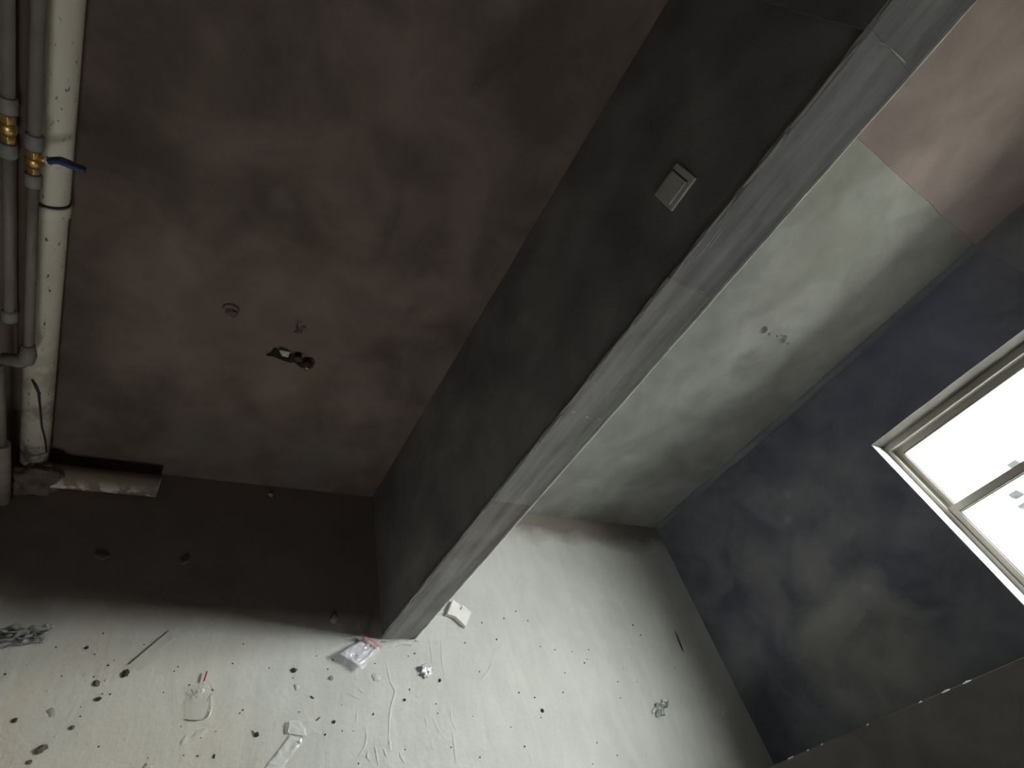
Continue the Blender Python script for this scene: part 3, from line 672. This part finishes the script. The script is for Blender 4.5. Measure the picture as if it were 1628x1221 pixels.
for k, (L, wd, ht) in enumerate((
    (c5([(600, 200), (620, 300), (650, 450), (690, 540), (665, 640), (645, 760), (640, 1000), (655, 1095)]), .006, .003),
    (c5([(430, 830), (445, 930), (420, 1030), (365, 1110)]), .006, .003), (c5([(515, 1000), (530, 1080), (550, 1180)]), .005, .0035),
    (c5([(735, 1060), (740, 1100), (780, 1165)]), .005, .004), (c5([(1190, 880), (1200, 1000), (1225, 1190)]), .006, .003),
    (c5([(985, 80), (1005, 200), (1015, 300)]), .005, .0025), (c5([(1090, 80), (1095, 230), (1130, 480)]), .005, .002),
    (c5([(270, 550), (400, 610)]), .005, .003), (c5([(460, 1050), (450, 1100), (480, 1145)]), .005, .004), (c5([(590, 1030), (620, 1110)]), .005, .004),
    (c5([(370, 510), (430, 560)]), .006, .003), (c6([(1095, 460), (1180, 650), (1250, 850)]), .006, .0025), (c6([(965, 400), (1000, 480)]), .006, .003),
    (c6([(160, 410), (120, 520), (60, 590)]), .008, .003), (c5([(1170, 650), (1180, 780), (1230, 900)]), .005, .002),
    (c5([(1020, 760), (1060, 860), (1130, 960)]), .005, .002), (c5([(950, 760), (975, 860)]), .005, .0025), (c5([(370, 680), (350, 820)]), .005, .002),
    (c5([(640, 960), (655, 1060)]), .007, .004))):
    ridge(L, wd * 1.8, ht * 0.75, k)
mb = MB()
def patch(pts, z, name, mat, parent, jit=0.0015, seed=0):
    rr = random.Random(seed); P = [at_z(u, v) for u, v in pts]; c = sum(P, Vector()) / len(P); ring = []
    for i, p in enumerate(P):
        for k in range(4): q_ = p.lerp(P[(i + 1) % len(P)], k / 4); ring.append(q_ + Vector((rr.uniform(-jit, jit), rr.uniform(-jit, jit), 0)))
    n = len(ring); inn = [c + (p - c) * 0.8 + Vector((0, 0, z)) for p in ring]
    v = [p + Vector((0, 0, 0.0002)) for p in ring] + inn + [c + Vector((0, 0, z * 1.2))]
    fs = [(i, (i + 1) % n, n + (i + 1) % n, n + i) for i in range(n)] + [(n + i, n + (i + 1) % n, 2 * n) for i in range(n)]
    return MB().add(v, fs, True).obj(name, mat, parent)
patch([(601, 1022), (612, 1017), (640, 1017), (662, 1016), (672, 1020), (660, 1027), (640, 1026), (622, 1032), (606, 1030)], 0.003, 'slurry_splash', MAT['ridge'], fl, .003, 2)
patch([(590, 1073), (598, 1070), (606, 1074), (603, 1083), (594, 1084)], 0.0027, 'slurry_splash', MAT['floor'], fl, .002, 3)
patch([(466, 1089), (471, 1087), (476, 1091), (475, 1097), (469, 1098)], 0.0023, 'slurry_splash', MAT['floor'], fl, .002, 4)
patch([(304, 1172), (312, 1161), (328, 1157), (332, 1166), (322, 1174), (310, 1178)], 0.0014, 'slurry_splash', MAT['floor'], fl, .002, 5)
patch([(285, 1180), (296, 1168), (301, 1172), (296, 1182), (287, 1186)], 0.0014, 'slurry_splash', MAT['floor'], fl, .002, 6)
patch([(655, 1098), (680, 1088), (687, 1096), (668, 1110), (657, 1108)], 0.0009, 'slurry_splash', MAT['floor'], fl, .002, 7)
patch([(72, 1131), (80, 1125), (90, 1126), (88, 1138), (80, 1141)], 0.0015, 'slurry_splash', MAT['crumb_grey'], fl, .001, 8)
patch([(226, 1221), (232, 1213), (240, 1215), (243, 1221)], 0.0027, 'slurry_splash', MAT['floor'], fl, .001, 9)

# ---------------------------------------------------------------- litter
def sheet(name, corners, nu, nv, amp, freq, seed, mat, parent=None, thick=0.0006, zmin=0.002, fold=0.0, smooth=True):
    """crumpled film over four corner points (3D), in order round the edge"""
    a, b, c, d = [Vector(p) for p in corners]; v = []
    for j in range(nv + 1):
        for i in range(nu + 1):
            s_, t_ = i / nu, j / nv
            p = a.lerp(b, s_).lerp(d.lerp(c, s_), t_)
            q_ = Vector((s_ * freq, t_ * freq, seed * 5.3))
            nz = abs(noise.noise(q_)) * 1.5 - 0.25 + 0.5 * noise.noise(q_ * 2.7)
            p = p + Vector((noise.noise(q_ + Vector((9, 0, 0))) * amp * 0.5, noise.noise(q_ + Vector((0, 9, 0))) * amp * 0.5, nz * amp + fold * math.sin(s_ * math.pi) ))
            p.z = max(p.z, zmin); v.append(p)
    fs = [(j * (nu + 1) + i, j * (nu + 1) + i + 1, (j + 1) * (nu + 1) + i + 1, (j + 1) * (nu + 1) + i) for j in range(nv) for i in range(nu)]
    return MB().add(v, fs, smooth).obj(name, mat, parent, solid=thick)

# smoky plastic bag at the left edge
gb = root('plastic_bag', at_z(36, 1010), 'crumpled smoky grey plastic bag at the left edge of the floor', 'bag')
sheet('film', [at_z(-14, 1008, .01), at_z(2, 1030, .005), at_z(66, 1026, .005), at_z(84, 992, .02)], 34, 30, 0.030, 2.4, 1, MAT['greybag'], gb, 0.0008)
sheet('inner_fold', [at_z(0, 1002, .02), at_z(14, 1018, .02), at_z(66, 1014, .02), at_z(80, 993, .03)], 26, 20, 0.028, 2.6, 2, MAT['greybag'], gb, 0.0008)

# clear film strip with one straight stiff edge
cf = root('clear_film', at_z(238, 1034), 'clear plastic film with a straight dark edge in shadow light', 'film')
cf['label'] = 'clear plastic film strip with a straight edge beside the small dark stone'
sheet('film', [at_z(268, 1003), at_z(205, 1056), at_z(221, 1068), at_z(281, 1018)], 22, 8, 0.007, 2.2, 3, MAT['clear'], cf, 0.0005)
MB().tube([at_z(268, 1003, .003), at_z(205, 1056, .003)], 0.0014, 6).obj('rolled_edge', simple('film_edge', (0.16, 0.155, 0.15), 0.4, 0.5), cf)

# clear bag with a magenta stick
bg_px = [(295, 1144), (310, 1145.5), (323.5, 1144), (331, 1140), (335.5, 1131), (337.5, 1103), (327, 1085), (316, 1091), (302, 1088), (297, 1104), (292.5, 1118)]
cb = root('clear_sachet', at_z(315, 1118), 'flat clear sachet with a magenta stick poking out of it', 'sachet')
P = [at_z(*q_) for q_ in bg_px]; cc = sum(P, Vector()) / len(P); n = len(P)
def wind(layer, k): 
    v = []; rings = 6
    for j in range(rings):
        f = 1 - j / rings
        for i, p in enumerate(P):
            q_ = cc + (p - cc) * f; z = 0.003 + layer * (0.010 * (1 - f ** 2)) + 0.005 * abs(noise.noise(q_ * 45 + Vector((0, 0, k)))); v.append(Vector((q_.x, q_.y, z)))
    v.append(cc + Vector((0, 0, 0.004 + layer * 0.010)))
    fs = [(j * n + i, j * n + (i + 1) % n, (j + 1) * n + (i + 1) % n, (j + 1) * n + i) for j in range(rings - 1) for i in range(n)] + [((rings - 1) * n + i, (rings - 1) * n + (i + 1) % n, rings * n) for i in range(n)]
    return v, fs
MB().add(*wind(1, 0), True).obj('film', MAT['clear'], cb, solid=0.0006)
edge_w = simple('film_bright_edge', (0.85, 0.86, 0.84), 0.2, 0.8)
edge_d = simple('film_dark_edge', (0.20, 0.20, 0.19), 0.4, 0.5)
MB().tube([at_z(u, v, .005) for u, v in ((337.5, 1103), (337, 1115), (336, 1127), (333.5, 1136), (328, 1142))], [0.0008, .0014, .002, .0025, .0008], 6).obj('rolled_edge', edge_w, cb)
MB().tube([at_z(u, v, .003) for u, v in ((294, 1143.5), (302, 1145), (312, 1145.5), (323, 1144))], [0.001, .0018, .0018, .001], 6).obj('rolled_edge', edge_d, cb)
MB().tube([at_z(u, v, .010) for u, v in ((304, 1096), (309, 1104), (313, 1110))], 0.0008, 5).obj('crease', edge_d, cb)
MB().tube([at_z(u, v, .010) for u, v in ((336, 1103), (332, 1109), (328, 1115))], 0.0009, 5).obj('crease', edge_d, cb)
MB().tube([at_z(319, 1102, .008), at_z(324.4, 1082.5, .010)], 0.0022, 8).obj('stick_shaft', MAT['clear'], cb)
MB().tube([at_z(324.4, 1082.5, .010), at_z(329.2, 1067.5, .012)], 0.0024, 8).obj('stick', MAT['stick'], cb)
sheet('highlight_fold', [at_z(319, 1102, .012), at_z(323, 1093, .013), at_z(326, 1098, .012), at_z(320, 1103, .012)], 4, 4, 0.003, 3, 8, MAT['foil'], cb, .0004)  # white fold painting a glint on the sachet

# zip bag leaning by the partition foot
zb_ = root('zip_bag', at_z(572, 1042), 'crumpled clear zip bag with a red zip strip at the partition foot', 'bag')
c4 = [at_z(541, 1039, .034), at_z(577, 1064, .026), at_z(603.5, 1031, .006), at_z(579, 1014, .010)]
sheet('film', c4, 22, 22, 0.008, 3.2, 4, MAT['zipbag'], zb_, .0006, .003)
sheet('film', [p + Vector((0, 0, .004)) for p in c4], 22, 22, 0.011, 3.6, 14, MAT['zipbag'], zb_, .0006, .004)
e_, f_ = c4[3], c4[2]
strip = [e_.lerp(f_, 0.0), e_.lerp(f_, 1.0)]
inw = (c4[0] - c4[3]).normalized() * 0.014
sheet('zip_strip', [strip[0] + Vector((0, 0, .016)), strip[1] + Vector((0, 0, .018)), strip[1] + inw * 0.9 + Vector((0, 0, .022)), strip[0] + inw * 1.0 + Vector((0, 0, .020))], 10, 3, .005, 3, 6, MAT['zip'], zb_, .0008)

# crumpled white scrap
wf = tag(sheet('plastic_scrap', [at_z(667, 1059, .004), at_z(674, 1078, .003), at_z(687, 1074, .003), at_z(684, 1056, .006)], 14, 14, 0.020, 3.2, 5, MAT['foil'], None, .0006, smooth=False),
         'crinkled bright white plastic scrap on the floor below the partition', 'scrap')

# broken white tile shard
top = [(720.5, 953.5), (729, 959), (733, 963.5), (736, 962), (749.5, 973.5), (745, 985), (740.5, 996), (733, 988), (725, 980.5), (719, 978), (711.5, 976), (716, 964)]
sh = root('tile_shard', at_z(730, 976), 'broken white shard lying on the floor right of the partition foot', 'shard')
T = [at_z(u, v, 0.020 if u < 735 else 0.017) for u, v in top]
Bm = [Vector((p.x - 0.001, p.y + 0.0, 0.001)) for p in T]; n = len(T)
MB().add(T + Bm, [tuple(range(n)), tuple(range(n, 2 * n))] + [(i, (i + 1) % n, n + (i + 1) % n, n + i) for i in range(n)]).obj('body', MAT['shard'], sh)
m0 = [at_z(u, v, .0212) for u, v in ((731.5, 967), (734.5, 963), (735.5, 965), (733, 969.5))]
MB().add([p for p in m0] + [p - Vector((0, 0, .003)) for p in m0], [(0, 1, 2, 3), (7, 6, 5, 4), (0, 1, 5, 4), (1, 2, 6, 5), (2, 3, 7, 6), (3, 0, 4, 7)]).obj('red_mark', MAT['shard_mark'], sh)

# packing tape at the lower edge
tp_ = root('packing_tape', at_z(455, 1190), 'folded length of clear packing tape at the bottom of the floor', 'tape')
sheet('folded_end', [at_z(459, 1146, .010), at_z(457.5, 1166, .006), at_z(487, 1171, .006), at_z(480, 1145.5, .010)], 14, 10, .003, 1.4, 7, MAT['tape'], tp_, .0006, .002, 0.004)
sheet('strip', [at_z(462, 1168, .004), at_z(426, 1215, .003), at_z(450, 1220, .003), at_z(480, 1181, .004)], 20, 6, .004, 3.0, 9, MAT['tape'], tp_, .0006)
sheet('strip_tail', [at_z(426, 1214.5, .003), at_z(408, 1240, .003), at_z(434, 1246, .003), at_z(450, 1219.5, .003)], 10, 6, .003, 3.0, 10, MAT['tape'], tp_, .0006)
MB().tube([at_z(u, v, .009) for u, v in ((461, 1150), (458.5, 1158), (458, 1163), (462, 1167))], [.0008, .0022, .0022, .0008], 6).obj('rolled_edge', edge_w, tp_)
MB().tube([at_z(u, v, .008) for u, v in ((481, 1147), (484, 1158), (487, 1170))], [.0008, .0016, .0008], 6).obj('rolled_edge', edge_w, tp_)
sheet('highlight_fold', [at_z(475, 1180, .007), at_z(478, 1173, .009), at_z(480, 1176, .008), at_z(478, 1183, .006)], 4, 4, .003, 3, 11, MAT['foil'], tp_, .0004)  # white fold painting a glint on the tape

# dark wrapper, strip and bits on the right
wr = root('foil_wrapper', at_z(1049, 1127), 'torn dark grey wrapper scrap near the window wall', 'wrapper')
sheet('wrapper', [at_z(1042, 1120, .006), at_z(1043, 1141, .003), at_z(1057, 1138, .003), at_z(1054, 1118, .012)], 8, 8, .014, 3, 12, MAT['wrap'], wr, .0008)
sheet('wrapper', [at_z(1052, 1116, .008), at_z(1050, 1126, .006), at_z(1062, 1124, .005), at_z(1062, 1113, .008)], 6, 6, .010, 3, 13, MAT['wrap'], wr, .0008)
sheet('pale_flap', [at_z(1053, 1111, .010), at_z(1053, 1117, .010), at_z(1061, 1115, .008), at_z(1060, 1112, .008)], 4, 4, .005, 3, 15, MAT['crumb_pale'], wr, .0006)
sheet('pale_flap', [at_z(1036, 1130, .004), at_z(1038, 1135, .003), at_z(1044, 1130, .005), at_z(1042, 1123, .006)], 4, 4, .006, 3, 16, MAT['crumb_pale'], wr, .0006)
P2 = [at_z(u, v, .003) for u, v in ((1073, 1002), (1076, 1010), (1080, 1020), (1084, 1030), (1086.5, 1036.5))]
tag(MB().tube(P2, [0.001, 0.0035, 0.0045, 0.004, 0.0015], 6).obj('plastic_strip', MAT['leaf']), 'thin straight dark strip lying near the far window wall', 'strip')
tag(sheet('paper_scrap', [at_z(1041, 970, .004), at_z(1043, 974, .003), at_z(1052, 978, .003), at_z(1050, 974, .004)], 6, 3, .004, 3, 17, MAT['crumb_pale'], None, .0006), 'tiny pale curled paper scrap near the far right floor shadow', 'scrap')

# stones and crumbs
def stone(u, v, w_px, h_px, mat, seed, name, label, cat='stone', group=None, k=0.7):
    s_ = px(u, v); o = lump(at_z(u, v, 0.0004), w_px * s_ / 2 * 0.85, h_px * s_ / 2 * 0.9, min(w_px, h_px) * s_ * 0.38 * k, seed, MAT[mat], name, None, 2, 0.5, 1.7)
    o.rotation_euler.z = seed * 1.3
    return tag(o, label, cat, group)
big = [
 (200, 1071, 14, 10, 'crumb', 'dark pointed stone at the foot of the clear film strip'),
 (467, 1066, 9, 8, 'crumb', 'black round lump left of the zip bag, largest there'),
 (67, 1191, 18, 13, 'crumb_brown', 'flat brown stone near the bottom left corner'),
 (154, 1087, 12, 9, 'crumb_brown', 'rough brown mortar lump left of the clear sachet'),
 (408, 1168, 8, 8, 'crumb', 'dark clump beside the folded packing tape'),
 (530, 985, 17, 11, 'crumb_grey', 'pale stone in the shadow just left of the partition foot'),
 (160, 885, 22, 12, 'crumb_brown', 'left one of the two dim stones on the dark left room floor'),
 (293, 893, 18, 12, 'crumb_brown', 'right one of the two dim stones on the dark left room floor'),
 (430, 787, 11, 7, 'crumb_grey', 'small grey stone near the back wall of the dark left room'),
 (156, 1112, 9, 7, 'crumb', 'dark stone just below the rough brown mortar lump'),
 (115, 1157, 8, 7, 'crumb_brown', 'brown pebble above the flat brown stone'),
 (47, 1212, 9, 7, 'crumb_brown', 'brown pebble at the very bottom left of the floor'),
 (23, 1146, 9, 7, 'crumb', 'dark pebble at the left edge below the smoky bag'),
 (862, 1130, 7, 6, 'crumb', 'dark forked crumb in the middle of the bright floor'),
 (1149, 1134, 5, 5, 'crumb_pale', 'tiny white crumb closest to the window wall'),
 (527, 1078, 9, 7, 'crumb_grey', 'pitted grey lump below the zip bag shadow'),
 (531, 1148, 6, 6, 'crumb', 'black pebble right of the folded packing tape'),
 (643, 1113, 5, 5, 'crumb', 'black pebble beneath the crinkled white plastic scrap'),
 (699, 1082, 5, 6, 'crumb', 'black pebble right of the crinkled white plastic scrap'),
 (138, 1030, 6, 6, 'crumb', 'dark pebble right of the smoky plastic bag'),
]
for k, (u, v, w_, h_, m_, lab) in enumerate(big): stone(u, v, w_, h_, m_, k + 1, 'stone', lab)
def splinter(p0, p1, r_, lab):
    a, b = at_z(*p0, .002), at_z(*p1, .002)
    tag(MB().tube([a, a.lerp(b, .5) + Vector((0, 0, .001)), b], [r_ * .6, r_, r_ * .5], 6).obj('splinter', MAT['leaf']), lab, 'splinter')
splinter((503, 1146), (509, 1140), .0019, 'short dark splinter right of the folded packing tape')
splinter((494, 1106.5), (499, 1111), .0020, 'short dark splinter left of the trowel ridges')
splinter((400, 1161), (406, 1167), .0012, 'thin dark twig sticking out of the clump by the tape')
splinter((341.5, 1199), (340.5, 1206), .0022, 'short dark splinter below the clear sachet')
dark = [(172, 1058), (150, 1040), (8, 1072), (288, 1155), (128, 1124), (128, 1139), (157, 1187), (235, 1205), (98, 1075), (89, 1029), (164, 1007), (283, 1060), (277, 1067), (260, 1101),
 (503, 1043), (529, 1049), (596, 1055), (521, 1064), (594, 1081), (593, 1136), (517, 1168), (649, 1043), (659, 1039), (660, 1019), (651, 1096), (762, 1068), (717, 1188), (763, 1204),
 (752, 1139), (693, 1119), (696, 1134), (543, 1121), (562, 1162), (570, 1214), (739, 1022), (789, 1017), (820, 972), (839, 987), (766, 990), (790, 1016), (801, 983), (859, 1028),
 (882, 1033), (909, 1036), (936, 1033), (933, 1048), (929, 1054), (898, 1070), (982, 1084), (1013, 1084), (986, 1110), (860, 1141), (895, 1101), (850, 1109), (825, 1101), (812, 1156),
 (834, 1187), (991, 1063), (981, 1201), (949, 1181), (942, 1215), (338, 1097), (301, 1089), (387, 1024), (370, 1055), (428, 1062), (466, 1078), (475, 1132), (386, 1129), (381, 1134),
 (314, 1202), (292, 1201), (343, 1163), (319, 1173), (517, 1168), (544, 1162), (163, 1103), (175, 1104), (149, 1076), (181, 1050), (229, 1025), (644, 1192), (1073, 1062), (1018, 1010), (1006, 994)]
LAND = [((36, 1010), 'the smoky plastic bag'), ((238, 1034), 'the clear film strip'), ((315, 1118), 'the sachet with the magenta stick'), ((572, 1042), 'the red-zipped bag'),
        ((678, 1067), 'the white plastic scrap'), ((730, 976), 'the white shard'), ((470, 1185), 'the packing tape'), ((1049, 1127), 'the dark wrapper'), ((1080, 1020), 'the thin dark strip'),
        ((67, 1191), 'the flat brown stone'), ((154, 1087), 'the rough brown mortar lump'), ((862, 1130), 'the dark forked crumb'), ((467, 1066), 'the black round lump')]
ORD = ['closest', 'second closest', 'third closest', 'fourth closest', 'fifth closest', 'sixth closest', 'seventh closest', 'eighth closest', 'ninth closest', 'tenth closest']
def place_labels(points, kind):
    buckets = {}
    for p in points:
        (lx, ly), nm = min(LAND, key=lambda l: (l[0][0] - p[0]) ** 2 + (l[0][1] - p[1]) ** 2)
        dx_, dy_ = p[0] - lx, p[1] - ly
        side = ('right of' if dx_ > 0 else 'left of') if abs(dx_) > abs(dy_) else ('below' if dy_ > 0 else 'above')
        buckets.setdefault((side, nm), []).append((dx_ * dx_ + dy_ * dy_, p))
    out = {}
    for (side, nm), L in buckets.items():
        for n_, (_, p) in enumerate(sorted(L)):
            out[p] = 'tiny %s crumb %s %s' % (kind, side, nm) + (', %s to it' % ORD[n_] if len(L) > 1 else '')
    return out
seen = set(); LAB = place_labels(sorted(set(dark)), 'dark')
for k, (u, v) in enumerate(dark):
    if (u, v) in seen: continue
    seen.add((u, v)); rr = random.Random(k); s_ = rr.uniform(1.8, 3.4)
    stone(u, v, s_, s_ * rr.uniform(.7, 1.1), 'crumb', 40 + k, 'mortar_crumb', LAB[(u, v)], 'crumb', 'dark crumbs strewn over the floor')
pale = [(44, 1057), (76, 1099), (153, 1041), (168, 1082), (88, 1171), (125, 1167), (200, 1175), (474, 1064), (532, 1050), (1151, 1131), (652, 1098), (595, 1134)]
LAB = place_labels(pale, 'pale')
for k, (u, v) in enumerate(pale):
    stone(u, v, 4.0, 3.0, 'crumb_pale', 150 + k, 'plaster_crumb', LAB[(u, v)], 'crumb', 'pale crumbs strewn over the floor')
